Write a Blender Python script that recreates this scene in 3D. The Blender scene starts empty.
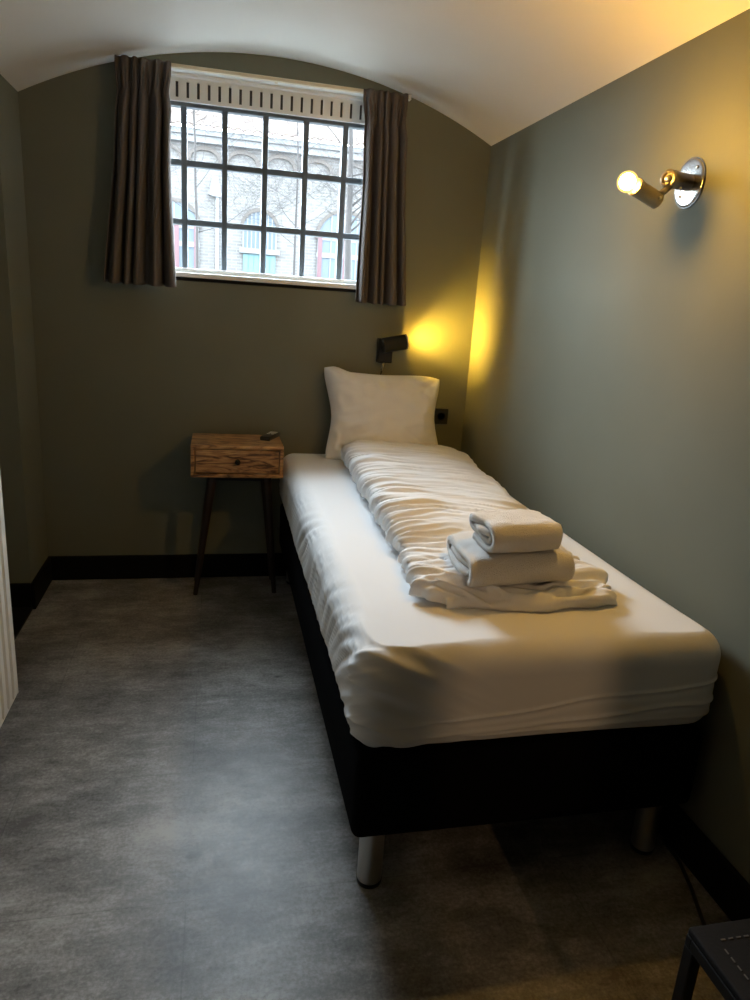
import bpy, bmesh, math, random
from mathutils import Vector, Matrix, noise

C = bpy.context.scene.collection
S = bpy.context.scene
PI = math.pi

# ------------------------------------------------------------------ camera
cd = bpy.data.cameras.new('camera'); cam = bpy.data.objects.new('camera', cd); C.objects.link(cam)
cd.sensor_fit = 'VERTICAL'; cd.sensor_height = 36.0; cd.lens = 25.2; cd.clip_start = 0.02; cd.clip_end = 300
_r = Vector((0.975317, -0.210931, 0.065312)); _u = Vector((-0.004027, 0.278746, 0.960356)); _f = Vector((0.220774, 0.936915, -0.271016))
cam.matrix_world = Matrix(((_r.x, _u.x, -_f.x, -1.20515), (_r.y, _u.y, -_f.y, -3.30256), (_r.z, _u.z, -_f.z, 1.35026), (0, 0, 0, 1)))
S.camera = cam

# ------------------------------------------------------------------ sky and exposure
S.view_settings.view_transform = 'Standard'; S.view_settings.look = 'None'
S.view_settings.gamma = 1.0; S.view_settings.use_curve_mapping = False
S.view_settings.exposure = 0.0
S.cycles.max_bounces = 12; S.cycles.diffuse_bounces = 8; S.cycles.transparent_max_bounces = 12
S.cycles.sample_clamp_indirect = 6.0; S.cycles.use_denoising = True

SKY_BEHIND, SKY_FRONT = 11.0, 73.0
w = bpy.data.worlds.new('world'); S.world = w; w.use_nodes = True
nt = w.node_tree; nt.nodes.clear()
o = nt.nodes.new('ShaderNodeOutputWorld'); bg = nt.nodes.new('ShaderNodeBackground')
# overcast sky, brightest high up on the far side of the street (+y), dimmer behind the house
tc = nt.nodes.new('ShaderNodeTexCoord'); sx = nt.nodes.new('ShaderNodeSeparateXYZ')
my = nt.nodes.new('ShaderNodeMapRange'); my.interpolation_type = 'SMOOTHSTEP'
my.inputs['From Min'].default_value = -.15; my.inputs['From Max'].default_value = .75; my.inputs['To Min'].default_value = SKY_BEHIND; my.inputs['To Max'].default_value = SKY_FRONT
nt.links.new(tc.outputs['Generated'], sx.inputs[0]); nt.links.new(sx.outputs['Y'], my.inputs[0])
bg.inputs[0].default_value = (.76, .885, 1.0, 1); nt.links.new(my.outputs[0], bg.inputs[1])
nt.links.new(bg.outputs[0], o.inputs[0])

pl = bpy.data.lights.new('window_portal', 'AREA'); pl.shape = 'RECTANGLE'; pl.size = 1.05; pl.size_y = .80; pl.cycles.is_portal = True
po = bpy.data.objects.new('window_portal', pl); C.objects.link(po); po.location = (-1.0, .30, 1.80); po.rotation_euler = (-PI/2, 0, 0)   # guides the sampling of the sky, gives no light of its own

BULB = 1180.0          # frosted globe bulb of the wall sconce
SPOT = 4200.0          # reading lamp
CORRIDOR = 1500.0      # unseen hallway globe, shining through the slit in the rear wall

# ------------------------------------------------------------------ materials
def mat(name, col, rough=0.6, metal=0.0, spec=0.5):
    m = bpy.data.materials.new(name); m.use_nodes = True
    b = m.node_tree.nodes['Principled BSDF']
    b.inputs['Base Color'].default_value = (*col, 1); b.inputs['Roughness'].default_value = rough
    b.inputs['Metallic'].default_value = metal; b.inputs['Specular IOR Level'].default_value = spec
    return m
def nodes(m): return m.node_tree.nodes, m.node_tree.links, m.node_tree.nodes['Principled BSDF']
def noise_tint(m, c1, c2, scale=4, detail=5, stretch=(1, 1, 1), lo=.35, hi=.65, dist=0.0):
    n, l, b = nodes(m)
    t = n.new('ShaderNodeTexCoord'); mp = n.new('ShaderNodeMapping'); mp.inputs['Scale'].default_value = stretch
    z = n.new('ShaderNodeTexNoise'); z.inputs['Scale'].default_value = scale; z.inputs['Detail'].default_value = detail
    z.inputs['Distortion'].default_value = dist
    r = n.new('ShaderNodeValToRGB')
    r.color_ramp.elements[0].position = lo; r.color_ramp.elements[1].position = hi
    r.color_ramp.elements[0].color = (*c1, 1); r.color_ramp.elements[1].color = (*c2, 1)
    l.new(t.outputs['Object'], mp.inputs[0]); l.new(mp.outputs[0], z.inputs[0]); l.new(z.outputs['Fac'], r.inputs[0])
    l.new(r.outputs[0], b.inputs['Base Color'])
    return r, mp
def bump(m, scale=80, strength=.1, dist=.002, stretch=(1, 1, 1), detail=4):
    n, l, b = nodes(m)
    t = n.new('ShaderNodeTexCoord'); mp = n.new('ShaderNodeMapping'); mp.inputs['Scale'].default_value = stretch
    z = n.new('ShaderNodeTexNoise'); z.inputs['Scale'].default_value = scale; z.inputs['Detail'].default_value = detail
    bp = n.new('ShaderNodeBump'); bp.inputs['Strength'].default_value = strength; bp.inputs['Distance'].default_value = dist
    l.new(t.outputs['Object'], mp.inputs[0]); l.new(mp.outputs[0], z.inputs[0]); l.new(z.outputs['Fac'], bp.inputs['Height'])
    l.new(bp.outputs[0], b.inputs['Normal'])
def emit(name, col, s):
    m = bpy.data.materials.new(name); m.use_nodes = True
    n = m.node_tree.nodes; n.clear(); e = n.new('ShaderNodeEmission'); oo = n.new('ShaderNodeOutputMaterial')
    e.inputs[0].default_value = (*col, 1); e.inputs[1].default_value = s
    m.node_tree.links.new(e.outputs[0], oo.inputs[0]); return m

M_wall = mat('olive_paint', (.165, .165, .125), .8, spec=.15)
noise_tint(M_wall, (.163, .171, .133), (.179, .187, .147), 2.0, 4); bump(M_wall, 60, .12, .002)
M_ceil = mat('ceiling_plaster', (.62, .60, .56), .7)
noise_tint(M_ceil, (.75, .725, .685), (.79, .765, .725), 1.2, 3); bump(M_ceil, 7, .2, .01)
M_bounce_cut = mat('bounce_cut_dark', (.03, .03, .03), .8, spec=.15)  # dark tone for the unseen rear wall, set to cut bounced light
M_black = mat('black_trim', (.004, .004, .0045), .6, spec=.15)
M_fabric = mat('black_upholstery', (.003, .003, .0036), .95, spec=.06); bump(M_fabric, 500, .3, .001)
M_blackmetal = mat('black_metal', (.007, .007, .007), .5, spec=.3)
M_chrome = mat('brushed_steel', (.62, .60, .57), .28, 1.0)
M_pale = mat('satin_nickel', (.78, .76, .72), .33, 1.0)
M_steel = mat('polished_plate', (.50, .48, .46), .25, 1.0)
M_brass = mat('antique_metal', (.36, .31, .24), .33, 1.0)
M_white = mat('white_paint', (.86, .87, .85), .45)
M_rad = mat('radiator_enamel', (.80, .78, .72), .4)
M_bars = mat('dark_window_paint', (.085, .105, .12), .6)
M_slot = mat('slot_dark', (.07, .07, .072), .7)
M_track = mat('cream_track', (.72, .62, .44), .5)
M_linen = mat('white_cotton', (.76, .77, .78), .85, spec=.2); bump(M_linen, 900, .15, .0006)
M_duvet = mat('white_duvet_cotton', (.78, .79, .80), .85, spec=.2); bump(M_duvet, 700, .12, .0006)
M_towel = mat('white_terry', (.73, .72, .70), .95, spec=.1); bump(M_towel, 360, .9, .005, detail=6)
M_curtain = mat('taupe_curtain', (.120, .104, .094), .9, spec=.15); bump(M_curtain, 300, .25, .001, (1, 1, .15))
M_leather = mat('black_leather', (.010, .009, .0085), .75, spec=.12); bump(M_leather, 160, .5, .002)
M_thread = mat('grey_thread', (.10, .09, .08), .8)
M_plastic = mat('black_plastic', (.012, .012, .013), .35)
M_button = mat('grey_buttons', (.75, .76, .75), .5)
M_cable = mat('black_cable', (.012, .012, .012), .5)
M_door = mat('door_paint', (.14, .14, .12), .5)

# wood: long dark figure in warm brown boards
M_wood = mat('acacia_wood', (.3, .16, .08), .45)
def wood(m, cols, stretch):
    n, l, b = nodes(m)
    t = n.new('ShaderNodeTexCoord'); mp = n.new('ShaderNodeMapping'); mp.inputs['Scale'].default_value = stretch
    wv = n.new('ShaderNodeTexNoise'); wv.inputs['Scale'].default_value = 4; wv.inputs['Detail'].default_value = 6; wv.inputs['Distortion'].default_value = 2.4
    r = n.new('ShaderNodeValToRGB'); r.color_ramp.elements[0].position = .36; r.color_ramp.elements[1].position = .62
    r.color_ramp.elements[0].color = (*cols[0], 1); r.color_ramp.elements[1].color = (*cols[2], 1)
    e = r.color_ramp.elements.new(.47); e.color = (*cols[1], 1)
    l.new(t.outputs['Object'], mp.inputs[0]); l.new(mp.outputs[0], wv.inputs[0]); l.new(wv.outputs['Fac'], r.inputs[0]); l.new(r.outputs[0], b.inputs['Base Color'])
wood(M_wood, ((.10, .045, .018), (.40, .21, .085), (.58, .35, .155)), (1.6, 8, 8))
M_legwood = mat('dark_leg_wood', (.03, .014, .009), .5)
noise_tint(M_legwood, (.012, .006, .004), (.026, .012, .008), 30, 4, (1, 1, .1))

# floor: concrete-look vinyl with cloudy mottling, fine streaks, scratches and faint tile joints
M_floor = mat('concrete_vinyl', (.17, .165, .155), .38)
def floor_mat(m):
    n, l, b = nodes(m)
    t = n.new('ShaderNodeTexCoord')
    def nz(scale, detail, st, rough=.6):
        mp = n.new('ShaderNodeMapping'); mp.inputs['Scale'].default_value = st
        z = n.new('ShaderNodeTexNoise'); z.inputs['Scale'].default_value = scale; z.inputs['Detail'].default_value = detail; z.inputs['Roughness'].default_value = rough
        l.new(t.outputs['Object'], mp.inputs[0]); l.new(mp.outputs[0], z.inputs[0]); return z.outputs['Fac']
    a = nz(2.6, 10, (.95, 1.25, 1), .74); c = nz(8, 8, (.8, 1.7, 1), .75); d = nz(110, 4, (1, 1, 1), .7); f = nz(22, 5, (.45, 2.4, 1), .7)
    def math_(op, x, y):
        q = n.new('ShaderNodeMath'); q.operation = op
        for i, v in enumerate((x, y)):
            if isinstance(v, (int, float)): q.inputs[i].default_value = v
            else: l.new(v, q.inputs[i])
        return q.outputs[0]
    s = math_('ADD', math_('MULTIPLY', a, .55), math_('ADD', math_('MULTIPLY', c, .28), math_('ADD', math_('MULTIPLY', d, .26), math_('MULTIPLY', f, .12))))
    r = n.new('ShaderNodeValToRGB'); r.color_ramp.elements[0].position = .515; r.color_ramp.elements[1].position = .715
    r.color_ramp.elements[0].color = (.080, .072, .062, 1); r.color_ramp.elements[1].color = (.40, .385, .36, 1)
    e = r.color_ramp.elements.new(.605); e.color = (.192, .183, .167, 1)
    l.new(s, r.inputs[0])
    # small dark chips
    vo = n.new('ShaderNodeTexVoronoi'); vo.inputs['Scale'].default_value = 3.2
    mp = n.new('ShaderNodeMapping'); mp.inputs['Scale'].default_value = (1, 2.2, 1); l.new(t.outputs['Object'], mp.inputs[0])
    nv = n.new('ShaderNodeTexNoise'); nv.inputs['Scale'].default_value = 14
    mx = n.new('ShaderNodeMix'); mx.data_type = 'VECTOR'; mx.inputs['Factor'].default_value = .12
    l.new(mp.outputs[0], mx.inputs['A']); l.new(nv.outputs['Color'], mx.inputs['B']); l.new(t.outputs['Object'], nv.inputs[0])
    l.new(mx.outputs['Result'], vo.inputs['Vector'])
    chip = n.new('ShaderNodeMapRange'); chip.inputs['From Min'].default_value = .035; chip.inputs['From Max'].default_value = .075
    chip.inputs['To Min'].default_value = .45; chip.inputs['To Max'].default_value = 1
    l.new(vo.outputs['Distance'], chip.inputs[0])
    # joints
    br = n.new('ShaderNodeTexBrick'); br.inputs['Scale'].default_value = 1; br.offset = .5
    br.inputs['Brick Width'].default_value = .92; br.inputs['Row Height'].default_value = .46; br.inputs['Mortar Size'].default_value = .0016
    br.inputs['Color1'].default_value = (1, 1, 1, 1); br.inputs['Color2'].default_value = (.93, .93, .93, 1); br.inputs['Mortar'].default_value = (.72, .72, .72, 1)
    mb = n.new('ShaderNodeMapping'); mb.inputs['Location'].default_value = (.35, .12, 0)
    l.new(t.outputs['Object'], mb.inputs[0]); l.new(mb.outputs[0], br.inputs[0])
    m1 = n.new('ShaderNodeMix'); m1.data_type = 'RGBA'; m1.blend_type = 'MULTIPLY'; m1.inputs['Factor'].default_value = 1
    l.new(r.outputs[0], m1.inputs['A']); l.new(chip.outputs[0], m1.inputs['B'])
    m2 = n.new('ShaderNodeMix'); m2.data_type = 'RGBA'; m2.blend_type = 'MULTIPLY'; m2.inputs['Factor'].default_value = 1
    l.new(m1.outputs['Result'], m2.inputs['A']); l.new(br.outputs['Color'], m2.inputs['B'])
    l.new(m2.outputs['Result'], b.inputs['Base Color'])
    rr = n.new('ShaderNodeMapRange'); rr.inputs['To Min'].default_value = .40; rr.inputs['To Max'].default_value = .54
    l.new(c, rr.inputs[0]); l.new(rr.outputs[0], b.inputs['Roughness'])
    bp = n.new('ShaderNodeBump'); bp.inputs['Strength'].default_value = .12; bp.inputs['Distance'].default_value = .002
    l.new(s, bp.inputs['Height']); l.new(bp.outputs[0], b.inputs['Normal'])
floor_mat(M_floor)

M_glass = bpy.data.materials.new('window_glass'); M_glass.use_nodes = True
n = M_glass.node_tree.nodes; l = M_glass.node_tree.links; n.clear()
oo = n.new('ShaderNodeOutputMaterial'); tr = n.new('ShaderNodeBsdfTransparent'); gl = n.new('ShaderNodeBsdfGlossy'); mx = n.new('ShaderNodeMixShader')
tr.inputs[0].default_value = (.96, .97, .97, 1); gl.inputs['Roughness'].default_value = .03; mx.inputs[0].default_value = .03
l.new(tr.outputs[0], mx.inputs[1]); l.new(gl.outputs[0], mx.inputs[2]); l.new(mx.outputs[0], oo.inputs[0])
M_bulb = emit('bulb_glow', (1.0, .53, .085), BULB)
M_globe = bpy.data.materials.new('frosted_globe'); M_globe.use_nodes = True
n = M_globe.node_tree.nodes; l = M_globe.node_tree.links; n.clear()
oo = n.new('ShaderNodeOutputMaterial'); tr = n.new('ShaderNodeBsdfTransparent'); ge = n.new('ShaderNodeEmission'); mx = n.new('ShaderNodeMixShader')
ge.inputs[0].default_value = (1.0, .62, .14, 1); ge.inputs[1].default_value = 4.5; mx.inputs[0].default_value = .22
l.new(tr.outputs[0], mx.inputs[1]); l.new(ge.outputs[0], mx.inputs[2]); l.new(mx.outputs[0], oo.inputs[0])
M_spot = emit('reading_lamp_glow', (1.0, .57, .06), SPOT)
M_spill = emit('reading_lamp_spill', (1.0, .54, .05), SPOT*.16)
M_hall = emit('hall_globe_glow', (1.0, .60, .30), CORRIDOR)

# exterior
M_brick = mat('pale_brick', (.14, .13, .12), .9, spec=0.0)
def brick_mat(m):
    n, l, b = nodes(m)
    t = n.new('ShaderNodeTexCoord'); mp = n.new('ShaderNodeMapping'); mp.inputs['Rotation'].default_value = (PI/2, 0, 0)
    br = n.new('ShaderNodeTexBrick'); br.inputs['Scale'].default_value = 1; br.inputs['Brick Width'].default_value = .34; br.inputs['Row Height'].default_value = .11
    br.inputs['Mortar Size'].default_value = .012
    br.inputs['Color1'].default_value = (.25, .235, .22, 1); br.inputs['Color2'].default_value = (.20, .19, .18, 1); br.inputs['Mortar'].default_value = (.29, .285, .28, 1)
    l.new(t.outputs['Object'], mp.inputs[0]); l.new(mp.outputs[0], br.inputs[0]); l.new(br.outputs['Color'], b.inputs['Base Color'])
brick_mat(M_brick)
M_render = mat('white_masonry', (.30, .30, .30), .9, spec=0.0)
M_arch = mat('arch_brick', (.15, .13, .115), .9)
M_tile = mat('clay_roof_tile', (.17, .135, .12), .9, spec=0.0); noise_tint(M_tile, (.125, .098, .085), (.19, .152, .134), 3, 4)
M_teal = mat('teal_boards', (.16, .27, .28), .7)
M_blueglass = mat('pale_blue_glazing', (.14, .18, .215), .4)
M_red = mat('red_paint', (.20, .11, .12), .6)
M_bark = mat('grey_bark', (.075, .068, .064), .95)
M_street = mat('street_paving', (.10, .10, .10), .9)
M_pipe = mat('pipe_zinc', (.32, .33, .34), .6)

# ------------------------------------------------------------------ mesh helpers
def link(name, bm, m, parent=None, smooth=False, angle=None):
    me = bpy.data.meshes.new(name); bmesh.ops.recalc_face_normals(bm, faces=bm.faces); bm.to_mesh(me); bm.free()
    ob = bpy.data.objects.new(name, me); C.objects.link(ob)
    for k in (m if isinstance(m, (list, tuple)) else [m]): me.materials.append(k)
    if smooth:
        for p in me.polygons: p.use_smooth = True
        if angle: 
            try: me.set_sharp_from_angle(angle=math.radians(angle))
            except Exception: pass
    if parent: ob.parent = parent
    return ob
# all child meshes are written in the coordinates of their thing (things are empties or meshes placed at their base, unrotated at build time)
def box(bm, x0, x1, y0, y1, z0, z1, bev=0.0, seg=2, mi=0):
    r = bmesh.ops.create_cube(bm, size=1)
    vs = r['verts']
    for v in vs:
        v.co = Vector(((x0+x1)/2 + v.co.x*(x1-x0), (y0+y1)/2 + v.co.y*(y1-y0), (z0+z1)/2 + v.co.z*(z1-z0)))
    fs = set(f for v in vs for f in v.link_faces)
    for f in fs: f.material_index = mi
    if bev > 0:
        es = list(set(e for v in vs for e in v.link_edges))
        r2 = bmesh.ops.bevel(bm, geom=es, offset=bev, segments=seg, affect='EDGES', profile=.5)
        for f in r2['faces']: f.material_index = mi
def ring(bm, c, ax, r, n, ref=None):
    ax = Vector(ax).normalized()
    a = ax.orthogonal().normalized() if ref is None else (Vector(ref) - ax*ax.dot(Vector(ref))).normalized()
    b = ax.cross(a)
    return [bm.verts.new(Vector(c) + a*math.cos(2*PI*i/n)*r + b*math.sin(2*PI*i/n)*r) for i in range(n)]
def bridge(bm, A, B, mi=0):
    n = len(A)
    for i in range(n):
        f = bm.faces.new((A[i], A[(i+1) % n], B[(i+1) % n], B[i])); f.material_index = mi
def tube(bm, pts, rad, n=10, cap=True, mi=0):
    pts = [Vector(p) for p in pts]
    if isinstance(rad, (int, float)): rad = [rad]*len(pts)
    ref = None; prev = None; first = None
    for i, p in enumerate(pts):
        d = (pts[min(i+1, len(pts)-1)] - pts[max(i-1, 0)]).normalized()
        if ref is None: ref = d.orthogonal().normalized()
        ref = (ref - d*d.dot(ref)).normalized()
        R = ring(bm, p, d, rad[i], n, ref)
        if prev: bridge(bm, prev, R, mi)
        else: first = R
        prev = R
    if cap:
        for f in (bm.faces.new(first[::-1]), bm.faces.new(prev)): f.material_index = mi
def lathe(bm, origin, axis, prof, n=24, mi=0, caps=True):
    """prof: list of (distance along axis, radius)"""
    ax = Vector(axis).normalized(); ref = ax.orthogonal(); prev = first = None
    for d, r in prof:
        R = ring(bm, Vector(origin) + ax*d, ax, max(r, 1e-4), n, ref)
        if prev: bridge(bm, prev, R, mi)
        else: first = R
        prev = R
    if caps:
        bm.faces.new(first[::-1]).material_index = mi; bm.faces.new(prev).material_index = mi
def prism(bm, pts, y0, y1, mi=0):
    """polygon in x,z extruded along y"""
    A = [bm.verts.new((x, y0, z)) for x, z in pts]; B = [bm.verts.new((x, y1, z)) for x, z in pts]
    bridge(bm, A, B, mi); bm.faces.new(A[::-1]).material_index = mi; bm.faces.new(B).material_index = mi
def thing(name, label, cat, loc=(0, 0, 0), group=None):
    o = bpy.data.objects.new(name, None); C.objects.link(o); o.location = loc; o.empty_display_size = .1
    return tag(o, label, cat, group)
def tag(o, label, cat, group=None, kind=None):
    o['label'] = label; o['category'] = cat
    if group: o['group'] = group
    if kind: o['kind'] = kind
    return o
def struct(o, label=None, cat=None):
    o['kind'] = 'structure'
    if label: o['label'] = label
    if cat: o['category'] = cat
    return o
def BM(): return bmesh.new()
def fbm(x, y, z=0.0): return noise.noise(Vector((x, y, z)))
def ss(a, b, x):
    t = min(1, max(0, (x-a)/(b-a))); return t*t*(3-2*t)

def ridge(v): return 1-min(1, abs(v)*2.6)

W = 1.969; REAR = -4.6; HB = .118

# ------------------------------------------------------------------ room shell
b = BM(); box(b, -2.5, .2, REAR-1.9, .3, -.12, 0); struct(link('floor', b, M_floor), 'grey concrete-look vinyl floor', 'floor')
# barrel vault
b = BM(); NV = 48; Rv = 2.14; cx = -W/2
lo = []; hi = []
for i in range(NV+1):
    x = -W + W*i/NV
    z = 2.29 - (Rv - math.sqrt(Rv*Rv - (x-cx)**2)); z += .014*i/NV
    lo.append((x, z)); hi.append((x, 2.7))
lo[0] = (-W, lo[0][1]); poly = lo + [(.0, 2.7), (-W, 2.7)]
ys = [0.0, REAR]
A = [b.verts.new((x, .02, z)) for x, z in lo]; Bv = [b.verts.new((x, REAR, z)) for x, z in lo]
A2 = [b.verts.new((x, .02, z)) for x, z in hi]; B2 = [b.verts.new((x, REAR, z)) for x, z in hi]
for i in range(NV):
    for q in ((A[i], A[i+1], Bv[i+1], Bv[i]), (A2[i], B2[i], B2[i+1], A2[i+1]), (A[i], A2[i], A2[i+1], A[i+1]), (Bv[i], Bv[i+1], B2[i+1], B2[i])): b.faces.new(q)
b.faces.new((A[0], Bv[0], B2[0], A2[0])); b.faces.new((A[-1], A2[-1], B2[-1], Bv[-1]))
for v in b.verts:
    if v.co.y > 0: v.co.y = 0.0
struct(link('ceiling', b, M_ceil, smooth=True, angle=40), 'pale plaster barrel-vault ceiling', 'ceiling')
WX0, WX1, WZ0, WZ1 = -1.525, -.475, 1.40, 2.215
b = BM()
box(b, -2.4, WX0, 0, .34, -.1, 2.7); box(b, WX1, .2, 0, .34, -.1, 2.7); box(b, WX0, WX1, 0, .34, -.1, WZ0); box(b, WX0, WX1, 0, .34, WZ1, 2.7)
struct(link('wall_back', b, M_wall), 'olive wall with the barred window', 'wall')
b = BM(); box(b, 0, .2, REAR, 0, -.1, 2.7); struct(link('wall_right', b, M_wall), 'olive wall beside the bed', 'wall')
b = BM(); box(b, -2.4, -W, -.32, 0, -.1, 2.7); box(b, -2.4, -W, REAR, -1.08, -.1, 2.7); box(b, -2.4, -W, -1.08, -.32, 2.0, 2.7)
struct(link('wall_left', b, M_wall), 'olive wall with door recess', 'wall')
b = BM(); box(b, -2.4, -.61, REAR-.12, REAR, -.1, 2.7); box(b, -.472, .2, REAR-.12, REAR, -.1, 2.7); box(b, -.61, -.472, REAR-.12, REAR, 2.05, 2.7)  # slit in this unseen wall shapes the hallway light into a band
struct(link('wall_rear', b, M_bounce_cut))
b = BM(); box(b, -2.4, -2.3, -6.5, REAR-.12, -.1, 2.7); box(b, .1, .2, -6.5, REAR-.12, -.1, 2.7); box(b, -2.4, .2, -6.6, -6.5, -.1, 2.7); box(b, -2.4, .2, -6.6, REAR-.12, 2.5, 2.7)
struct(link('wall_hallway', b, M_wall))
b = BM(); box(b, -2.40, -2.37, -1.08, -.32, 0, 2.0, .003); d = struct(link('door_1', b, M_door), 'grey door set in the left recess', 'door')
b = BM(); tube(b, [(-2.37, -.95, 1.0), (-2.32, -.95, 1.0), (-2.32, -.84, 1.0)], .009, 10); link('door_handle', b, M_chrome, d, True)
b = BM(); box(b, -2.37, -W+.004, -1.08, -.335, 0, .014, .003); struct(link('trim_1', b, M_black), 'black threshold strip in the left recess', 'threshold')
# baseboards
def bb(name, *a):
    q = BM(); box(q, *a, .004, 2); struct(link(name, q, M_black), 'black baseboard', 'baseboard')
bb('baseboard_back', -W, 0, -.016, 0, 0, HB)
bb('baseboard_right', -.016, 0, REAR, -.016, 0, HB)
bb('baseboard_left', -W, -W+.016, -.336, -.016, 0, HB)
bb('baseboard_recess', -2.37, -W, -.336, -.32, 0, HB)
bb('baseboard_left_front', -W, -W+.016, REAR, -1.08, 0, HB)

# ------------------------------------------------------------------ window
win = bpy.data.objects.new('window_1', None); C.objects.link(win); win.location = (0, 0, 0); struct(win, 'barred white-framed window under the vault', 'window')
GY = .10
b = BM()   # white surround lining the opening
box(b, WX0, WX0+.012, .0, .16, WZ0, WZ1, .002); box(b, WX1-.012, WX1, .0, .16, WZ0, WZ1, .002)
box(b, WX0+.012, WX1-.012, .0, .16, WZ1-.012, WZ1, .002)
box(b, WX0+.012, WX1-.012, .035, .13, 2.190, WZ1-.012, .003)
box(b, WX0+.012, WX1-.012, .05, .16, 1.424, 1.442, .004)
link('frame', b, M_white, win)
b = BM(); box(b, WX0-.01, WX1+.01, -.012, .06, 1.402, 1.422, .004); link('sill', b, M_white, win)
b = BM(); box(b, WX0-.01, WX1+.01, -.004, .05, 1.388, 1.402, .002); link('sill_dark_strip', b, M_black, win)  # thin dark strip under the sill board
# ventilation grille: white board with upright slots cut through
b = BM()
gx0, gx1, gz0, gz1 = WX0+.012, WX1-.012, 2.103, 2.192
sz0, sz1 = 2.117, 2.178; pitch = .0432; k0 = -1.372 - 3*pitch
xs = [k0 + pitch*i for i in range(40) if gx0+.02 < k0+pitch*i < gx1-.02]; sw = .011
box(b, gx0, gx1, .06, .075, gz0, sz0); box(b, gx0, gx1, .06, .075, sz1, gz1)
e = [gx0] + [v for x in xs for v in (x-sw/2, x+sw/2)] + [gx1]
for i in range(0, len(e), 2): box(b, e[i], e[i+1], .06, .075, sz0, sz1)
link('ventilation_grille', b, M_white, win)
b = BM(); box(b, gx0, gx1, .076, .082, gz0, gz1); link('grille_backing', b, M_slot, win)
for x in (-1.518, -1.346, -1.1765, -1.004, -.828, -.6545, -.4825):
    q = BM(); box(q, x-.0125, x+.0125, GY-.02, GY+.02, 1.43, 2.115, .003); link('glazing_bar', q, M_bars, win)
for z in (1.872, 1.635):
    q = BM(); box(q, -1.52, -.48, GY-.0185, GY+.0185, z-.0125, z+.0125, .003); link('glazing_bar', q, M_bars, win)
q = BM(); box(q, -1.52, -.48, GY-.022, GY+.02, 2.088, 2.112, .003); link('glazing_bar', q, M_bars, win)
q = BM(); box(q, -1.51, -.49, GY+.002, GY+.008, 1.435, 2.10); link('glass', q, M_glass, win)

# ------------------------------------------------------------------ curtains and their rail
b = BM(); box(b, -1.545, -.405, -.048, -.030, 2.196, 2.211, .003)
for x in (-1.45, -.97, -.50): box(b, x-.006, x+.006, -.032, 0, 2.199, 2.209)
rail = tag(link('curtain_rail', b, M_track), 'thin cream curtain rail along the wall above the window', 'curtain rail')
b = BM(); box(b, -.408, -.399, -.052, -.026, 2.192, 2.214, .003); link('end_cap', b, M_white, rail)

def curtain(xt0, xt1, xb0, xb1, ztop, zbot, nf, seed, flare):
    b = BM(); NU, NZ = 150, 60; rows = []
    rnd = random.Random(seed); ph = [rnd.uniform(-.8, .8) for _ in range(nf+2)]; am = [rnd.uniform(.7, 1.25) for _ in range(nf+2)]
    for j in range(NZ+1):
        t = j/NZ; z = ztop + (zbot-ztop)*t
        hd = ss(.10, .20, t)                                   # pinched header, then free folds
        tt = ss(.0, 1, t); waist = .008*math.exp(-((t-.13)/.05)**2) + .010*math.exp(-((t-.45)/.3)**2)
        x0 = xt0 + (xb0-xt0)*t**1.1 + waist; x1 = xt1 + (xb1-xt1)*t**1.1 - waist
        row = []
        for i in range(NU+1):
            u = i/NU; f = min(nf, max(0, nf*(u + .050*math.sin(2*PI*u*1.5 + seed)*math.sin(PI*u)))); k = int(f)
            a = am[k]*(1-(f-k)) + am[k+1]*(f-k)
            pinch = (.011*math.copysign(abs(math.sin(2*PI*f*1.0))**.6, math.sin(2*PI*f)) + .006*math.sin(6*PI*f)*math.exp(-((t-.10)/.05)**2)) * (1-hd)
            drift = ph[k]*(1-(f-k)) + ph[k+1]*(f-k)
            fold = a*(.024 + .016*t)*math.sin(2*PI*f + drift*t*1.3) + .006*math.sin(4*PI*f + 2*drift + 3*t)
            y = -.078 + pinch + fold*hd + .004*fbm(u*6, z*3, seed)
            xo = .006*math.cos(2*PI*f + drift)*hd
            x = x0 + (x1-x0)*u + xo + flare*ss(.9, 1, u)*t**3*.012
            row.append(b.verts.new((x, min(y, -.051), z + .003*math.sin(f*PI*2)*t)))
        rows.append(row)
    for j in range(NZ):
        for i in range(NU): b.faces.new((rows[j][i], rows[j][i+1], rows[j+1][i+1], rows[j+1][i]))
    ob = link('curtain', b, M_curtain, smooth=True)
    s = ob.modifiers.new('thickness', 'SOLIDIFY'); s.thickness = .0035; s.offset = 0
    return ob
tag(curtain(-1.596, -1.386, -1.672, -1.392, 2.205, 1.358, 5, 3, 1), 'taupe pleated curtain hanging left of the window, beyond the nightstand', 'curtain', 'curtains at the window')
tag(curtain(-.613, -.420, -.604, -.372, 2.205, 1.346, 5, 8, 0), 'taupe pleated curtain hanging right of the window, above the reading lamp', 'curtain', 'curtains at the window')

# ------------------------------------------------------------------ bed
BX0, BX1, BY0, BY1 = -.905, -.03, -2.03, -.03
base = thing('bed_base', 'black upholstered box-spring base on round steel legs along the right wall', 'bed', ((BX0+BX1)/2, (BY0+BY1)/2, 0))
bx, by = (BX1-BX0)/2, (BY1-BY0)/2
b = BM(); box(b, -bx, bx, -by, by, .178, .3945, .022, 4); link('upholstered_base', b, M_fabric, base, True, 50)
for sx in (-1, 1):
    for sy in (-1, 1):
        b = BM(); lathe(b, (sx*(bx-.065), sy*(by-.07), 0), (0, 0, 1), [(0, .027), (.004, .030), (.012, .030), (.180, .030)], 28)
        lg = link('leg', b, M_chrome, base, True, 40)
        q = BM(); lathe(q, (sx*(bx-.065), sy*(by-.07), .0), (0, 0, 1), [(0, .0295), (.006, .0312), (.012, .0312)], 28); link('foot_pad', q, M_plastic, lg, True, 40)

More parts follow.
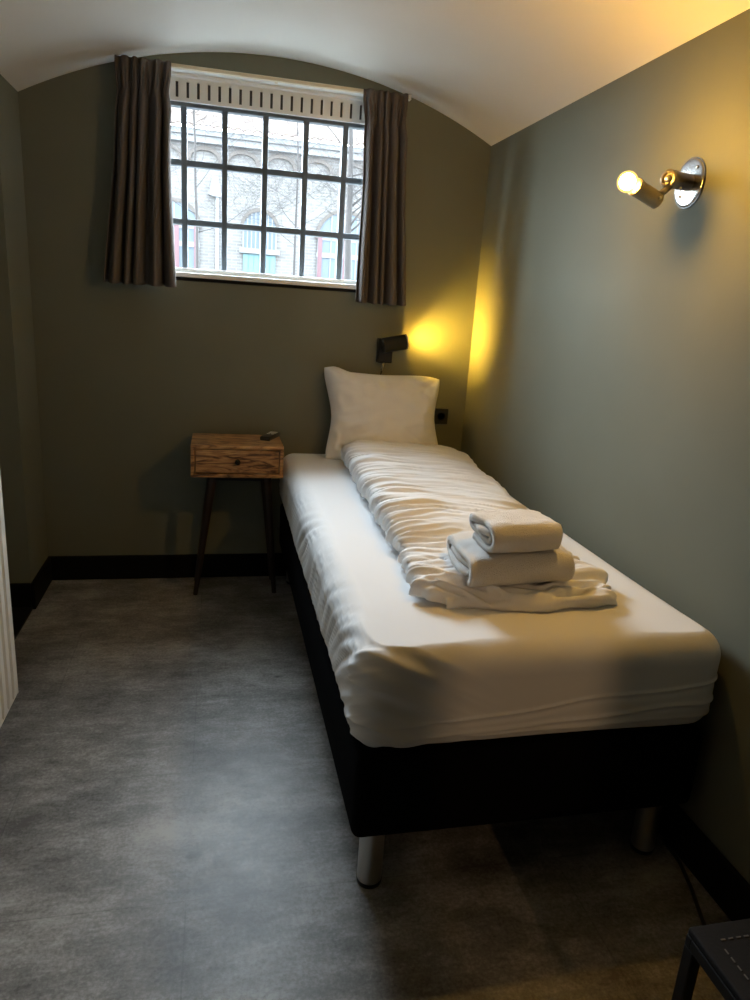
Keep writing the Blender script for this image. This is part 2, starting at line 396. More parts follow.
def mattress():
    b = BM(); L, Wd, H, r = 2.02, .90, .250, .066
    N = 140
    bmesh.ops.create_cube(b, size=1); bmesh.ops.subdivide_edges(b, edges=b.edges[:], cuts=N, use_grid_fill=True)
    def rem(t, half, rr):      # spend more of the grid on the rounded borders
        s = abs(t)*2; k = .74
        q = s/k*(half-rr) if s < k else (half-rr) + (s-k)/(1-k)*rr
        return math.copysign(q, t)
    for v in b.verts:
        p = Vector((rem(v.co.x, Wd/2, r), rem(v.co.y, L/2, r), rem(v.co.z, H/2, r)))
        q = Vector((max(-(Wd/2-r), min(Wd/2-r, p.x)), max(-(L/2-r), min(L/2-r, p.y)), max(-(H/2-r), min(H/2-r, p.z))))
        d = p-q; n = d.normalized() if d.length > 1e-6 else Vector((0, 0, 1))
        rad = r*(.72 if n.z < 0 else 1.0)
        p = q + n*(r if n.z >= 0 else r)
        # soft belly, sheet pulls and creases
        side = max(0, -n.x); front = max(0, -n.y); top = max(0, n.z)
        disp = .004*fbm(p.x*3, p.y*2, p.z*5)
        g = p.y*1.0 + p.z*1.15 + .10*fbm(p.y*2, p.z*3, 1)
        disp += side*.0035*(1-abs(fbm(g*13, p.z*1.2, 3))*2.4)*ss(-.12, -.05, p.z)*(.35+.65*ss(.55, -.3, p.y))
        disp += side*(.004*fbm(g*26, p.z*4, 9) + .0055*(ridge(fbm(g*27 + .5, p.z*1.2, 31))-.4))*ss(-.125, -.06, p.z)*(.35+.65*ss(.8, -.6, p.y))
        cl = ss(.34, -.02, (p - Vector((-Wd/2, -L/2, p.z))).length)
        h = p.y*.8 + p.z*1.6 + p.x*.8
        disp += cl*.010*(1-abs(fbm(h*15, p.x*2, 5))*2.2)
        for k, (z0, sl, wdt, am) in enumerate(((-.062, .055, .005, .006), (-.02, .085, .004, .005), (-.082, .02, .004, .004))):
            zc = z0 + sl*(p.x) + .008*fbm(p.x*5, k, 4)
            m_ = ss(-.48, -.1, p.x) if k else 1
            disp += front*am*math.exp(-((p.z-zc)/wdt)**2)*m_ - front*am*.6*math.exp(-((p.z-zc+.012)/.007)**2)*m_
        disp += top*.004*fbm(p.x*4 + p.y*1.2, p.y*1.6, 7)
        disp += top*.003*(1-abs(fbm(p.x*5 - p.y*5, p.y*1.2, 12))*2)*ss(-.6, -1, p.y)
        q2 = p + n*disp; q2.z = min(max(q2.z, -H/2), H/2 + .002); v.co = q2
    ob = link('mattress', b, M_linen, smooth=True); ob.location = (-.4625, -1.025, .646 - H/2)
    return ob
tag(mattress(), 'mattress in a white fitted sheet lying on the black box-spring base', 'mattress')

# duvet: long folded quilt, closed cross-sections swept from head to foot
def duvet():
    b = BM(); NS, NT = 340, 150; z0 = .6485; rings = []
    for i in range(NS+1):
        s = i/NS
        ec = min(1, math.sqrt(max(0, 1-(1-min(1, s/.030))**2)), math.sqrt(max(0, 1-(1-min(1, (1-s)/.030))**2)))
        xl = -.655 - .062*s + .012*fbm(s*7, 0, 2) + .005*fbm(s*34, 0, 5); xr = -.085 - .135*s + .012*fbm(s*6, 1, 4)
        xr += .034*ss(.84, .95, s)
        cut = .07*(1-ss(0, .07, s)); xl += cut*.9; xr -= cut*.5
        cutf = ss(.945, 1, s)**2; xl += .055*cutf; xr -= .035*cutf
        h = .106 - .010*ss(0, .4, s) - .040*ss(.66, .86, s) - .016*ss(.92, 1, s)
        hh = max(.004, h*(.16+.84*ec))
        R = []
        for k in range(NT):
            th = 2*PI*k/NT; c, sn = math.cos(th), math.sin(th)
            e = .62 if sn >= 0 else .5
            px = math.copysign(abs(c)**e, c); pz = math.copysign(abs(sn)**e, sn)
            q = (px+1)/2
            y = -.228 - 1.600*s
            foot = ss(.76, .95, s)
            y -= foot*(.018*fbm(q*5, 1, 2) + .030*ss(.1, .5, q)*ss(1, .6, q))
            x = (xl+xr)/2 + px*(xr-xl)/2
            left = ss(.42, .02, q)
            prof = 1 - .20*q + .10*left*(1-foot)                 # the rolled left edge stands higher
            prof *= 1 + foot*(.35*ss(.78, .95, q) + .25*ss(.2, .0, q))
            z = z0 + hh*.42*prof + pz*hh*(.58 if pz > 0 else .42)*prof
            wy = y + .16*x + .06*fbm(x*3, y*2.2, 1) + .5*left*(z-z0) + .02*fbm(x*9, y*5, 3)
            r1 = ridge(fbm(wy*11, x*1.3, 2)); r2 = fbm(wy*36, x*3.0, 8); r3 = ridge(fbm(wy*21 + .6*fbm(x*4, y*4, 3), x*1.8, 6))
            r4 = ridge(fbm(wy*34, x*3.5, 14))
            amp = (.0085 + .006*left)*(1-.6*foot)
            dz = amp*(r1-.45) + .0026*r2 + (.0080 + .005*left)*(r3-.4)*(1-.4*foot) + (.0050+.004*left)*(r4-.4)
            # foot end: layered folds running along the end edge and a rumpled right corner
            ty = y + .05*fbm(x*4.5, y*3, 21) - .10*left
            fz = foot*(.015*(ridge(fbm(ty*17, x*1.8, 11))-.4) + .009*(ridge(fbm(ty*34, x*3.5, 13))-.4) + .010*fbm(x*10, y*10, 17)*(1+1.2*ss(.7, .95, q)))
            fz += ss(.93, .96, s)*.007*math.sin(2*PI*(s-.93)/.07*3.2 + 5*fbm(q*3.5, 2, 6)) * (1 + .6*fbm(q*6, 5, 1))
            out = Vector((c*.6, -.5*ss(.95, 1, s), max(sn, -.1))).normalized()
            dd = (dz + fz)*(ss(-.5, -.05, sn))
            R.append(b.verts.new((x + out.x*dd, y + out.y*dd, max(z0 + .0005, z + out.z*dd))))
        rings.append(R)
    for i in range(NS): bridge(b, rings[i], rings[i+1])
    b.faces.new(rings[0][::-1]); b.faces.new(rings[-1])
    return link('duvet', b, M_duvet, smooth=True)
tag(duvet(), 'white wrinkled duvet folded lengthwise along the middle of the bed', 'duvet')

# pillow
def pillow():
    b = BM(); N = 64; w_, h_, t_ = .256, .193, .088
    def pt(u, v, sgn):
        m8 = max(abs(u), abs(v))/max(1e-6, (abs(u)**4.5+abs(v)**4.5)**(1/4.5)); 
        cu = 1-abs(u)**3.0; cv = 1-abs(v)**3.0
        x = u*m8*w_*1.12*(1 - .13*(1-v*v)); z = v*m8*h_*1.10*(1 - .07*(1-u*u))
        corner = (abs(u)*abs(v))**1.6
        x += math.copysign(.030, u)*corner; z += math.copysign(.014, v)*corner*(1 if v < 0 or u < 0 else .3)
        tl = ss(.50, .80, -u)*ss(.35, .75, v); z += .024*tl; x -= .006*tl
        th = t_*(max(0, cu)**.75)*(max(0, cv)**.75) + .012*max(0, 1-max(abs(u), abs(v))**12)**.5
        th += .020*(tl + .6*corner)*max(0, (1-max(abs(u), abs(v))**6))
        rim = max(abs(u), abs(v))
        wr = .013*(1-abs(fbm(x*13 + z*7, z*9 - x*5, 2))*2.2)*ss(.3, .85, rim)*(1-ss(.96, 1, rim))
        wr += .010*(ridge(fbm((x - z*.5)*15 , z*4 + x*2, 9))-.4)*ss(.1, -.8, u)*ss(1, .6, rim) + .007*fbm(x*9, z*8, 4) + .006*(ridge(fbm(x*5 + z*9, z*14 - x*4, 15))-.4)*ss(.98, .85, rim) + .003*(1-abs(fbm(x*6, z*26, 6))*2)*ss(.1, .8, v)
        return Vector((x, sgn*(th + wr*(1-ss(.93, 1, rim))), z))
    F = [[None]*(N+1) for _ in range(N+1)]; Bk = [[None]*(N+1) for _ in range(N+1)]
    def rem(i): t = 2*i/N-1; return math.copysign(1-(1-abs(t))**1.35, t)
    for i in range(N+1):
        for j in range(N+1):
            u, v = rem(i), rem(j)
            F[i][j] = b.verts.new(pt(u, v, -1))
            Bk[i][j] = F[i][j] if i in (0, N) or j in (0, N) else b.verts.new(pt(u, v, .75))
    for i in range(N):
        for j in range(N):
            b.faces.new((F[i][j], F[i+1][j], F[i+1][j+1], F[i][j+1])); b.faces.new((Bk[i][j], Bk[i][j+1], Bk[i+1][j+1], Bk[i+1][j]))
    ob = link('pillow', b, M_linen, smooth=True)
    ob.rotation_euler = (-math.radians(15), 0, math.radians(1.5)); ob.location = (-.443, -.128, .836)
    return ob
tag(pillow(), 'white pillow leaning against the back wall at the head of the bed', 'pillow')

# towels: layered folds, fold towards the camera, edges of the layers at the left
def towel(name, x0, x1, yf, yb, zb, th, layers, seed, skew):
    b = BM(); rnd = random.Random(seed)
    tl = th/layers
    # serpentine centre line in (y, z), wrapped by an outer turn
    path = []
    def arc(yc, zc, r, a0, a1, n=10):
        for i in range(n+1):
            a = a0+(a1-a0)*i/n; path.append((yc+r*math.cos(a), zc+r*math.sin(a)))
    g = tl*.5
    # outer wrap: bottom from back to front, round the front, back over the top, down the back and inside again
    ro = th/2 - g; yc_f = yf + th/2*.9; yc_b = yb - th/2*.8
    path.append((yc_b, g)); path.append((yc_f, g)); arc(yc_f, th/2, ro, -PI/2, -3*PI/2, 18)
    path.append((yc_b, th-g)); arc(yc_b, th/2 + tl*.5, ro-tl*.5, PI/2, -PI/2, 14)
    ri = ro-tl*1.0
    path.append((yc_f+.01, tl*1.5)); arc(yc_f+.006, th/2, max(tl*.5, ri), -PI/2, -3*PI/2, 12); path.append((yc_b-.012, th-tl*1.5))
    # resample
    P = [Vector((0, a, c)) for a, c in path]
    seg = [(P[i+1]-P[i]).length for i in range(len(P)-1)]; tot = sum(seg); n = 150; pts = []
    for k in range(n+1):
        d = tot*k/n; i = 0
        while i < len(seg)-1 and d > seg[i]: d -= seg[i]; i += 1
        pts.append(P[i].lerp(P[i+1], min(1, d/max(seg[i], 1e-6))))
    NX = 34; rows = []
    ed = [rnd.uniform(-1, 1) for _ in range(40)]
    for k, p in enumerate(pts):
        t = (pts[min(k+1, n)]-pts[max(k-1, 0)]).normalized(); nr = Vector((0, -t.z, t.y)); rr = []
        q = k/n*12; e0 = ed[int(q)]*(1-q % 1) + ed[int(q)+1]*(q % 1); e1 = ed[20+int(q)]*(1-q % 1) + ed[21+int(q)]*(q % 1)
        for i in range(NX+1):
            u = i/NX; x = x0 + .010*e0 + (x1 + .007*e1 - x0 - .010*e0)*u
            sag = -.006*(abs(2*u-1)**3)*ss(.3*th, th, p.z)
            nn = .0035*fbm(x*14, p.y*14, p.z*14 + seed) + .0016*fbm(x*50, p.y*50, p.z*50)
            c = p + nr*nn; y = c.y + skew*(x-x0)
            end = 1 - (.22*abs(2*u-1)**10)
            hw = tl*.46*end
            rr.append((Vector((x, y, max(-1, c.z + sag - hw*abs(nr.z)*0)) ) , nr*hw))
        rows.append(rr)
    top = [[b.verts.new(c+h) for c, h in r] for r in rows]; bot = [[b.verts.new(c-h) for c, h in r] for r in rows]
    for k in range(n):
        for i in range(NX):
            b.faces.new((top[k][i], top[k+1][i], top[k+1][i+1], top[k][i+1])); b.faces.new((bot[k][i], bot[k][i+1], bot[k+1][i+1], bot[k+1][i]))
        b.faces.new((top[k][0], bot[k][0], bot[k+1][0], top[k+1][0])); b.faces.new((top[k][NX], top[k+1][NX], bot[k+1][NX], bot[k][NX]))
    for k in (0, n):
        for i in range(NX): b.faces.new((top[k][i], top[k][i+1], bot[k][i+1], bot[k][i]))
    mz = min(v.co.z for v in b.verts)
    for v in b.verts: v.co.z -= mz
    ob = link('folded_towel', b, M_towel, smooth=True); ob.location = (0, 0, zb)
    return ob
tag(towel('folded_towel', -.604, -.320, -1.830, -1.60, .690, .084, 4, 1, .10), 'larger white folded towel lying on the foot of the duvet, under a smaller one', 'towel', 'folded towels on the duvet')
tag(towel('folded_towel', -.562, -.366, -1.818, -1.655, .776, .078, 4, 5, .08), 'smaller white folded towel on top of the stack on the duvet', 'towel', 'folded towels on the duvet')

# ------------------------------------------------------------------ nightstand
NX0, NX1, NY0, NY1, NZ0, NZ1 = -1.314, -.919, -.292, -.022, .577, .719
ns = thing('nightstand', 'small brown wooden nightstand with one drawer on splayed dark legs beside the bed', 'nightstand', ((NX0+NX1)/2, (NY0+NY1)/2, 0))
hx, hy = (NX1-NX0)/2, (NY1-NY0)/2
b = BM(); t = .016
box(b, -hx, hx, -hy, hy, NZ1-t, NZ1, .003); box(b, -hx, hx, -hy, hy, NZ0, NZ0+t, .003)
box(b, -hx, -hx+t, -hy, hy, NZ0+t, NZ1-t, .002); box(b, hx-t, hx, -hy, hy, NZ0+t, NZ1-t, .002); box(b, -hx+t, hx-t, hy-.012, hy, NZ0+t, NZ1-t)
link('cabinet', b, M_wood, ns)
b = BM(); box(b, -hx+t+.004, hx-t-.004, -hy+.004, -hy+.022, NZ0+t+.004, NZ1-t-.004, .003)
box(b, -hx+t+.012, hx-t-.012, -hy+.022, hy-.03, NZ0+t+.006, NZ1-t-.03)
dr = link('drawer', b, M_wood, ns)
b = BM(); lathe(b, (0, -hy+.004, (NZ0+NZ1)/2), (0, -1, 0), [(0, .011), (.003, .011), (.005, .006), (.012, .006), (.015, .011), (.020, .0115), (.024, .008), (.0255, .002)], 20); link('knob', b, M_blackmetal, dr, True, 45)
for sx in (-1, 1):
    for sy in (-1, 1):
        b = BM(); xt = -.082 if sx < 0 else .135; xb_ = -.183 if sx < 0 else .178
        xt = -.105 if sx < 0 else .128
        yt, yb_ = (-.085, -.060) if sy < 0 else (.085, .105)
        tube(b, [(xt, yt, NZ0+.001), ((xt+xb_)/2, (yt+yb_)/2, NZ0/2), (xb_, yb_, 0)], [.021, .0155, .0105], 14)
        link('leg', b, M_legwood, ns, True, 45)
for q in (-.085, .085):
    b = BM(); box(b, -.125, .148, q-.015, q+.015, NZ0-.022, NZ0, .002); link('leg_rail', b, M_blackmetal, ns)

# remote control
rc = thing('remote_control', 'small black remote control lying on the nightstand top', 'remote control', (-.965, -.105, NZ1))
b = BM(); box(b, -.024, .024, -.075, .075, 0, .020, .006, 3); body = link('body', b, M_plastic, rc, True, 50)
for i, (x0, x1, y0, y1) in enumerate(((-.017, .017, .020, .052), (-.016, -.003, -.005, .006), (.003, .016, -.005, .006))):
    b = BM(); box(b, x0, x1, y0, y1, .0195, .0225, .001); link('display' if i == 0 else 'button', b, M_button, rc)
rc.rotation_euler = (0, 0, math.radians(-24))

# ------------------------------------------------------------------ reading lamp on the back wall
rl = thing('reading_lamp', 'black cylindrical reading lamp on the back wall above the pillow, lit', 'wall lamp', (-.435, 0, 1.135))
b = BM(); box(b, -.034, .034, -.045, 0, -.055, .055, .003); link('wall_box', b, M_blackmetal, rl)
hd = Vector((.90, .06, .19)).normalized(); hc = Vector((-.016, -.085, .028))
b = BM(); tube(b, [(-.005, -.04, .02), (-.005, -.075, .024)], .010, 12); link('swivel', b, M_blackmetal, rl, True, 40)
b = BM(); lathe(b, hc - hd*.012, hd, [(0, .030), (.004, .034), (.110, .034), (.112, .0335), (.112, .029), (.055, .027), (.054, .002)], 32); link('lamp_head', b, M_blackmetal, rl, True, 40)
b = BM(); lathe(b, hc + hd*.0425, hd, [(0, .024), (.006, .024), (.008, .020)], 24); link('bulb', b, M_spot, rl, True, 40)
b = BM(); lathe(b, hc + hd*.0935, hd, [(0, .0215), (.002, .0215), (.002, .0285), (0, .0285), (0, .0215)], 32, caps=False); link('spill_ring', b, M_spill, rl)  # glowing ring added to give the lamp its wide spill of light
b = BM(); lathe(b, hc + hd*.099, hd, [(0, .0305), (.004, .0345), (.008, .0345), (.008, .030), (0, .0300)], 32, caps=False); link('rim', b, M_pale, rl, True, 40)
b = BM(); tube(b, [(0, -.012, -.054), (-.002, -.010, -.085), (-.010, -.009, -.12), (-.014, -.009, -.20), (-.014, -.009, -.42)], .0035, 8); link('cable', b, M_plastic, rl, True)
b = BM(); tube(b, [(.001, -.015, -.056), (-.001, -.014, -.07), (-.006, -.013, -.095)], .0042, 8); link('cable_sleeve', b, M_pale, rl, True)

# wall socket
so = thing('wall_socket', 'black square wall socket on the back wall right of the pillow', 'socket', (-.124, 0, .830))
b = BM(); box(b, -.037, .037, -.011, 0, -.039, .039, .003); link('cover_plate', b, M_plastic, so)
b = BM(); lathe(b, (0, -.0105, 0), (0, -1, 0), [(0, .022), (.0025, .022), (.0025, .019), (.0005, .018)], 24); link('socket_insert', b, M_blackmetal, so, True, 40)

# ------------------------------------------------------------------ wall sconce
sc = thing('wall_sconce', 'metal jointed wall sconce with a glowing globe bulb on the right wall', 'wall lamp', (0, -1.53, 1.704))
b = BM(); lathe(b, (0, 0, 0), (-1, 0, 0), [(0, .060), (.002, .060), (.005, .058), (.006, .054), (.0065, .001)], 40); link('base_plate', b, M_steel, sc, True, 50)
b = BM(); lathe(b, (-.0002, 0, 0), (-1, 0, 0), [(0, .0618), (.003, .0618), (.003, .0604)], 40, caps=False); link('gasket', b, M_plastic, sc, True, 50)
for dy, dz in ((.028, -.032), (-.028, .034)):
    b = BM(); lathe(b, (-.006, dy, dz), (-1, 0, 0), [(0, .0045), (.003, .004), (.0035, .001)], 12); link('screw', b, M_brass, sc, True, 40)
a0 = Vector((-.004, -.002, .0)); a1 = Vector((-.092, -.040, -.004)); ad = (a1-a0).normalized()
b = BM(); lathe(b, a0, ad, [(0, .021), (.070, .021), (.072, .0225), (.097, .0225), (.099, .020), (.099, .015), (.092, .014), (.092, .001)], 32); arm = link('arm', b, M_brass, sc, True, 40)
b = BM(); bmesh.ops.create_uvsphere(b, u_segments=16, v_segments=10, radius=.0085, matrix=Matrix.Translation(a0+ad*.096)); link('swivel_ball', b, M_pale, sc, True)
b = BM(); lathe(b, a0+ad*.05 + Vector((0, -.012, -.018)), Vector((0, -.5, -.8)), [(0, .004), (.008, .004), (.009, .002)], 12); link('set_screw', b, M_pale, arm, True, 40)
s0 = Vector((-.116, -.048, -.060)); s1 = Vector((-.216, -.066, -.028)); sd = (s1-s0).normalized()
b = BM(); tube(b, [a0+ad*.080 + Vector((0, -.006, -.012)), (-.104, -.050, -.036), (-.125, -.052, -.048)], .0085, 12); link('knuckle', b, M_brass, sc, True)
b = BM(); lathe(b, s0, sd, [(0, .016), (.002, .0205), (.076, .0205), (.078, .022), (.084, .022), (.086, .019), (.080, .017), (.080, .001)], 32); sk = link('lamp_socket', b, M_brass, sc, True, 40)
b = BM(); lathe(b, s0 + sd*.012 + Vector((0, -.019, 0)), Vector((.1, -1, 0)), [(0, .004), (.006, .004), (.007, .002)], 12); link('set_screw', b, M_pale, sk, True, 40)
bc = s0 + sd*.110
b = BM(); lathe(b, bc, sd, [(-.034, .0145), (-.026, .0155)] + [(-.025*math.cos(PI*k/14), .025*math.sin(PI*k/14)) for k in range(4, 14)] + [(.025, .0005)], 28, caps=False); bl = link('bulb', b, M_globe, sc, True)
b = BM(); bmesh.ops.create_uvsphere(b, u_segments=20, v_segments=12, radius=.019, matrix=Matrix.Translation(bc)); link('glowing_core', b, M_bulb, bl, True)

# ------------------------------------------------------------------ radiator on the left wall
rd = thing('radiator', 'tall white ribbed panel radiator on the left wall, cut off by the picture edge', 'radiator', (-1.885, -1.78, 0))
fx = .078; ry = .60; z0, z1 = .10, 1.02
b = BM(); n_r = 22; pr = []
xs = []
for i in range(n_r):
    y0 = -ry + i*(2*ry/n_r); p = 2*ry/n_r
    pr += [(y0, fx-.020), (y0+p*.10, fx-.020), (y0+p*.30, fx), (y0+p*.80, fx), (y0+p, fx-.020)]
pr.append((ry-.0001, fx-.020)); 
F0 = [b.verts.new((x, y, z0+.04)) for y, x in pr]; F1 = [b.verts.new((x, y, z1-.04)) for y, x in pr]
for i in range(len(pr)-1): 
    try: b.faces.new((F0[i], F0[i+1], F1[i+1], F1[i]))
    except Exception: pass
# plain border at the bottom, top and ends
for zz, V in ((z0, F0), (z1, F1)):
    E_ = [b.verts.new((fx-.004, y, zz)) for y, x in pr]
    for i in range(len(pr)-1): b.faces.new((V[i], V[i+1], E_[i+1], E_[i]))
box(b, fx-.018, fx-.002, ry-.002, ry+.006, z0, z1, .002); box(b, fx-.018, fx-.002, -ry-.006, -ry+.002, z0, z1, .002)
box(b, fx-.024, fx-.014, -ry, ry, z0, z1)
link('front_panel', b, M_rad, rd)
b = BM(); box(b, -.055, -.035, -ry, ry, z0, z1, .004); link('rear_panel', b, M_rad, rd)
b = BM()
for i in range(60): y = -ry+.02+i*(2*ry-.04)/59; box(b, -.034, fx-.024, y-.002, y+.002, z0+.04, z1-.04)
link('convector_fins', b, M_rad, rd)
b = BM(); box(b, -.055, fx-.006, ry-.004, ry+.004, z0+.03, z1-.01, .002); link('side_cover', b, M_rad, rd)
b = BM(); box(b, -.055, fx-.006, -ry, ry, z1-.006, z1+.002, .002); link('top_grille', b, M_rad, rd)
for q in (-.32, .32):
    b = BM(); box(b, -.084, -.055, q-.02, q+.02, z0+.2, z1-.2); link('bracket', b, M_rad, rd)

# ------------------------------------------------------------------ stool and floor cable
st = thing('stool', 'low black stool with a stitched leather seat, cut off at the lower right', 'stool', (-.287, -2.775, 0))
sx, sy, sh = .2, .205, .45
b = BM(); box(b, -sx, sx, -sy, sy, sh-.014, sh, .004, 3); seat = link('seat', b, M_leather, st, True, 50)
b = BM()
for k in range(24):
    u = -sx+.035 + k*(2*sx-.07)/24
    for q in (-1, 1):
        box(b, u, u+.008, q*(sy-.030)-.001, q*(sy-.030)+.001, sh-.001, sh+.0012); box(b, q*(sx-.030)-.001, q*(sx-.030)+.001, u, u+.008, sh-.001, sh+.0012)
link('stitching', b, M_thread, seat)
b = BM()
for q in (-1, 1):
    box(b, -sx, sx, q*sy-(.012 if q > 0 else 0), q*sy+(0 if q > 0 else .012), sh-.034, sh-.0142, .0015); box(b, q*sx-(.012 if q > 0 else 0), q*sx+(0 if q > 0 else .012), -sy+.012, sy-.012, sh-.034, sh-.0142, .0015)
link('seat_frame', b, M_blackmetal, st)
for px in (-1, 1):
    for py in (-1, 1):
        b = BM(); box(b, px*(sx-.010)-.010, px*(sx-.010)+.010, py*(sy-.010)-.010, py*(sy-.010)+.010, 0, sh-.0342, .0015); link('leg', b, M_blackmetal, st)
b = BM(); tube(b, [(-.022, -1.95, .005), (-.028, -2.03, .005), (-.052, -2.11, .005), (-.087, -2.2, .005), (-.125, -2.32, .005), (-.17, -2.46, .005), (-.21, -2.72, .005), (-.21, -3.1, .005), (-.12, -3.5, .005)], .005, 8)
tag(link('power_cable', b, M_cable, smooth=True), 'thin black power cable on the floor along the right baseboard', 'cable')

# unseen hallway lamp, added to light a band on the bed foot
hl = thing('hall_lamp', 'unseen warm globe lamp added in the hallway behind the camera', 'ceiling lamp', (-.55, -6.0, 2.5))
b = BM(); bmesh.ops.create_uvsphere(b, u_segments=24, v_segments=14, radius=.032, matrix=Matrix.Translation((0, 0, -.5))); link('globe', b, M_hall, hl, True)
b = BM(); tube(b, [(0, 0, 0), (0, 0, -.42)], .006, 8); lathe(b, (0, 0, -.02), (0, 0, 1), [(0, .04), (.02, .045)], 20); link('pendant_rod', b, M_blackmetal, hl)

# ------------------------------------------------------------------ outside: street, building, bare trees
b = BM(); box(b, -40, 42, .34, 60, .6, .95); struct(link('ground', b, M_street), 'street outside the window', 'ground')
FY = 25.0
bd = thing('building', 'pale brick building with tiled roof across the street, seen through the window', 'building', (0, FY, .95))
bd_z = -.95
def Z(z): return z + bd_z
AW = [(.34, .61, 3.0, 3.70), (-2.75, .85, 1.6, 3.55), (3.55, 1.0, 1.6, 3.55), (-6.0, .85, 1.6, 3.55), (6.8, .85, 1.6, 3.55)]
b = BM(); box(b, -14, 16, .12, 6, Z(.95), Z(6.4)); wl = link('wall', b, M_brick, bd)
b = BM(); box(b, -14.2, 16.2, -.20, .3, Z(6.40), Z(6.62), .02); box(b, -14.2, 16.2, -.34, .3, Z(6.62), Z(6.82), .02); link('cornice', b, M_render, bd)
# roof with rolled tiles
b = BM(); nx, ny = 620, 16; rows = []
for j in range(ny+1):
    row = []
    for i in range(nx+1):
        x = -14.3 + 30.6*i/nx; t = j/ny
        row.append(b.verts.new((x, -.55 + 4.6*t, Z(6.84) + 2.6*t + .085*abs(math.sin(PI*x/.34)) - .08*((j) % 2))))
    rows.append(row)
for j in range(ny):
    for i in range(nx): b.faces.new((rows[j][i], rows[j][i+1], rows[j+1][i+1], rows[j+1][i]))
rf = link('roof', b, M_tile, bd, True); s_ = rf.modifiers.new('thickness', 'SOLIDIFY'); s_.thickness = .05
def arch_pts(cx, hw, zs, rise, n=16):
    return [(cx + hw*math.cos(PI*k/n), zs + rise*math.sin(PI*k/n)) for k in range(n+1)]
def arch_band(bm, cx, hw, zs, rise, wd, y0, y1, leg=0):
    A = arch_pts(cx, hw, zs, rise); O = arch_pts(cx, hw+wd, zs, rise+wd)
    if leg: A = [(cx+hw, zs-leg)] + A + [(cx-hw, zs-leg)]; O = [(cx+hw+wd, zs-leg)] + O + [(cx-hw-wd, zs-leg)]
    for k in range(len(A)-1): 
        prism(bm, [A[k], O[k], O[k+1], A[k+1]], y0, y1)
for k in range(-8, 11):
    b = BM(); arch_band(b, -.32 + 1.36*k, .48, Z(5.90), .30, .13, -.02, .13, .14); link('corbel_arch', b, M_arch, bd)
for i, (cx_, hw, zb, zs) in enumerate(AW):
    rise = hw
    q = arch_pts(cx_, hw, Z(zs), rise) + [(cx_-hw, Z(zb)), (cx_+hw, Z(zb))]
    b = BM(); prism(b, q, .06, .14); wn = link('window', b, M_blueglass, bd)
    b = BM(); arch_band(b, cx_, hw, Z(zs), rise, .13, .0, .14); link('brick_arch', b, M_arch if i else M_arch, bd)
    b = BM()
    nb = 7 if i == 0 else 3
    for k in range(nb+2):
        x = cx_ - hw + 2*hw*k/(nb+1); zt = Z(zs) + rise*math.sqrt(max(0, 1-((x-cx_)/hw)**2))
        box(b, x-.022, x+.022, .02, .065, Z(zb), max(zt, Z(zs)))
    box(b, cx_-hw, cx_+hw, .02, .065, Z(zs)-.04, Z(zs)+.04); link('window_bars', b, M_render, wn)
    if i: 
        b = BM(); box(b, cx_-hw-.05, cx_+hw+.05, .0, .14, Z(2.88), Z(3.06)); link('transom', b, M_render, wn)
        b = BM(); box(b, cx_-hw, cx_-hw+.16, -.01, .10, Z(1.6), Z(zs)+.1); box(b, cx_+hw-.16, cx_+hw, -.01, .10, Z(1.6), Z(zs)+.1); box(b, cx_+.0, cx_+.16, -.01, .10, Z(1.6), Z(zs)+.3); link('red_post', b, M_red, wn)
b = BM(); box(b, .34-.75, .34+.75, -.08, .14, Z(2.82), Z(3.0), .01); link('sill', b, M_render, bd)
b = BM(); box(b, -.27, .95, .04, .14, Z(.95), Z(2.80))
for k in range(6): box(b, -.27+.2*k+.02, -.27+.2*k+.18, .02, .05, Z(.97), Z(2.78))
link('board_door', b, M_teal, bd)
dp = BM(); tube(dp, [(-1.22, .02, Z(.95)), (-1.22, .02, Z(4.75))], .07, 12); pp = link('downpipe', dp, M_pipe, bd, True, 40)
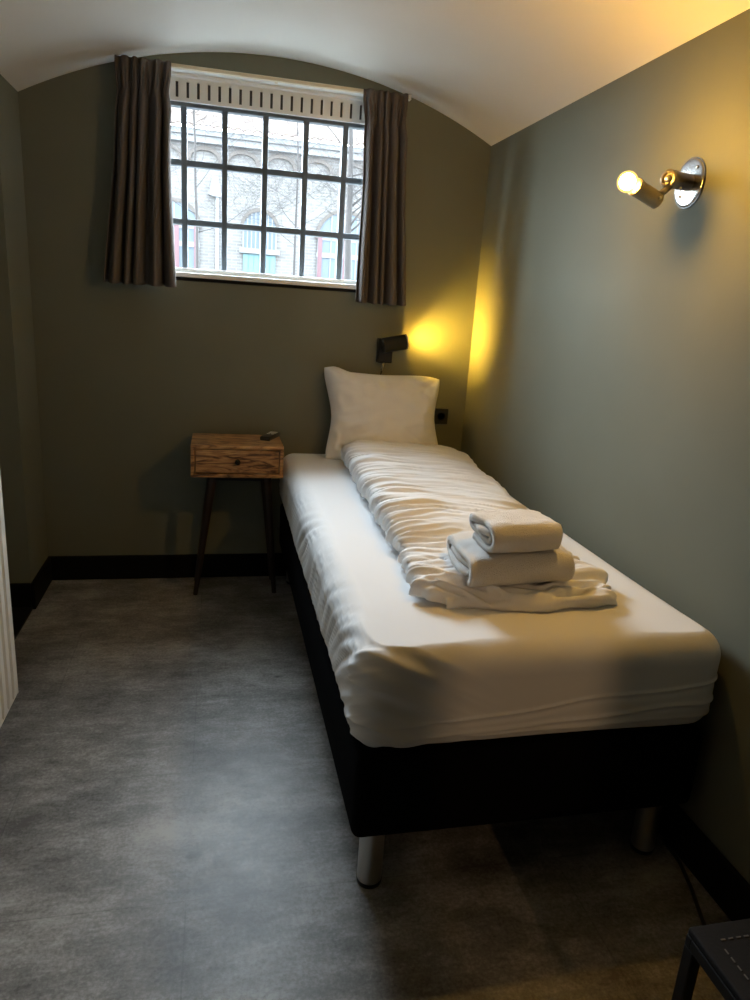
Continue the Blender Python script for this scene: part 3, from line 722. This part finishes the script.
b = BM(); prism(b, [(-1.33, Z(4.68)), (-1.10, Z(4.68)), (-1.05, Z(4.78)), (-1.05, Z(4.82)), (-1.56, Z(4.82)), (-1.56, Z(4.74))], -.12, .11)
prism(b, [(-1.52, Z(4.82)), (-1.08, Z(4.82)), (-1.22, Z(5.35)), (-1.38, Z(5.35))], -.10, .11); link('hopper', b, M_render, pp)

def tree(x, y, h, seed, r0, label):
    b = BM(); rnd = random.Random(seed)
    def grow(p, d, ln, r, lev):
        pts = [p]; rad = [r]; q = p.copy(); dd = d.copy(); k = 6 if lev < 2 else 5
        for i in range(k):
            dd = (dd + Vector((rnd.uniform(-1, 1), rnd.uniform(-1, 1), rnd.uniform(-.5, .8)))*(.06 if lev == 0 else .26)).normalized()
            q = q + dd*ln/k; pts.append(q.copy()); rad.append(max(.0035, r*(1-(i+1)/k*.6)))
        tube(b, pts, rad, 8 if lev == 0 else (5 if lev == 1 else 3), cap=lev < 2)
        if lev >= 4: return
        nb = (11, 5, 5, 4)[lev]
        for c in range(nb):
            t = rnd.uniform(.22, 1.0) if lev == 0 else rnd.uniform(.15, 1.0); i = min(k-1, int(t*k)); f = t*k-i
            st_ = pts[i].lerp(pts[min(k, i+1)], min(1, f))
            ang = rnd.uniform(0, 2*PI); side = Vector((math.cos(ang)*1.2, math.sin(ang)*.5, rnd.uniform(-.1, .8)))
            nd = (dd*.35 + side).normalized()
            grow(st_, nd, ln*(rnd.uniform(.24, .38) if lev == 0 else rnd.uniform(.5, .68)), rad[min(k, i+1)]*(rnd.uniform(.28, .42) if lev == 0 else rnd.uniform(.45, .6)), lev+1)
    grow(Vector((0, 0, 0)), Vector((.01, 0, 1)), h, r0, 0)
    ob = link('bare_tree', b, M_bark, smooth=True); ob.location = (x, y, .95)
    return tag(ob, label, 'tree', 'bare trees in front of the building')
tree(1.84, 14.0, 5.6, 4, .10, 'leafless grey tree outside behind the right-hand window panes')
tree(-1.75, 17.4, 6.2, 11, .05, 'leafless tree outside behind the left-hand window panes')
tree(1.2, 21.0, 6.6, 23, .045, 'thin leafless tree outside behind the middle window panes')
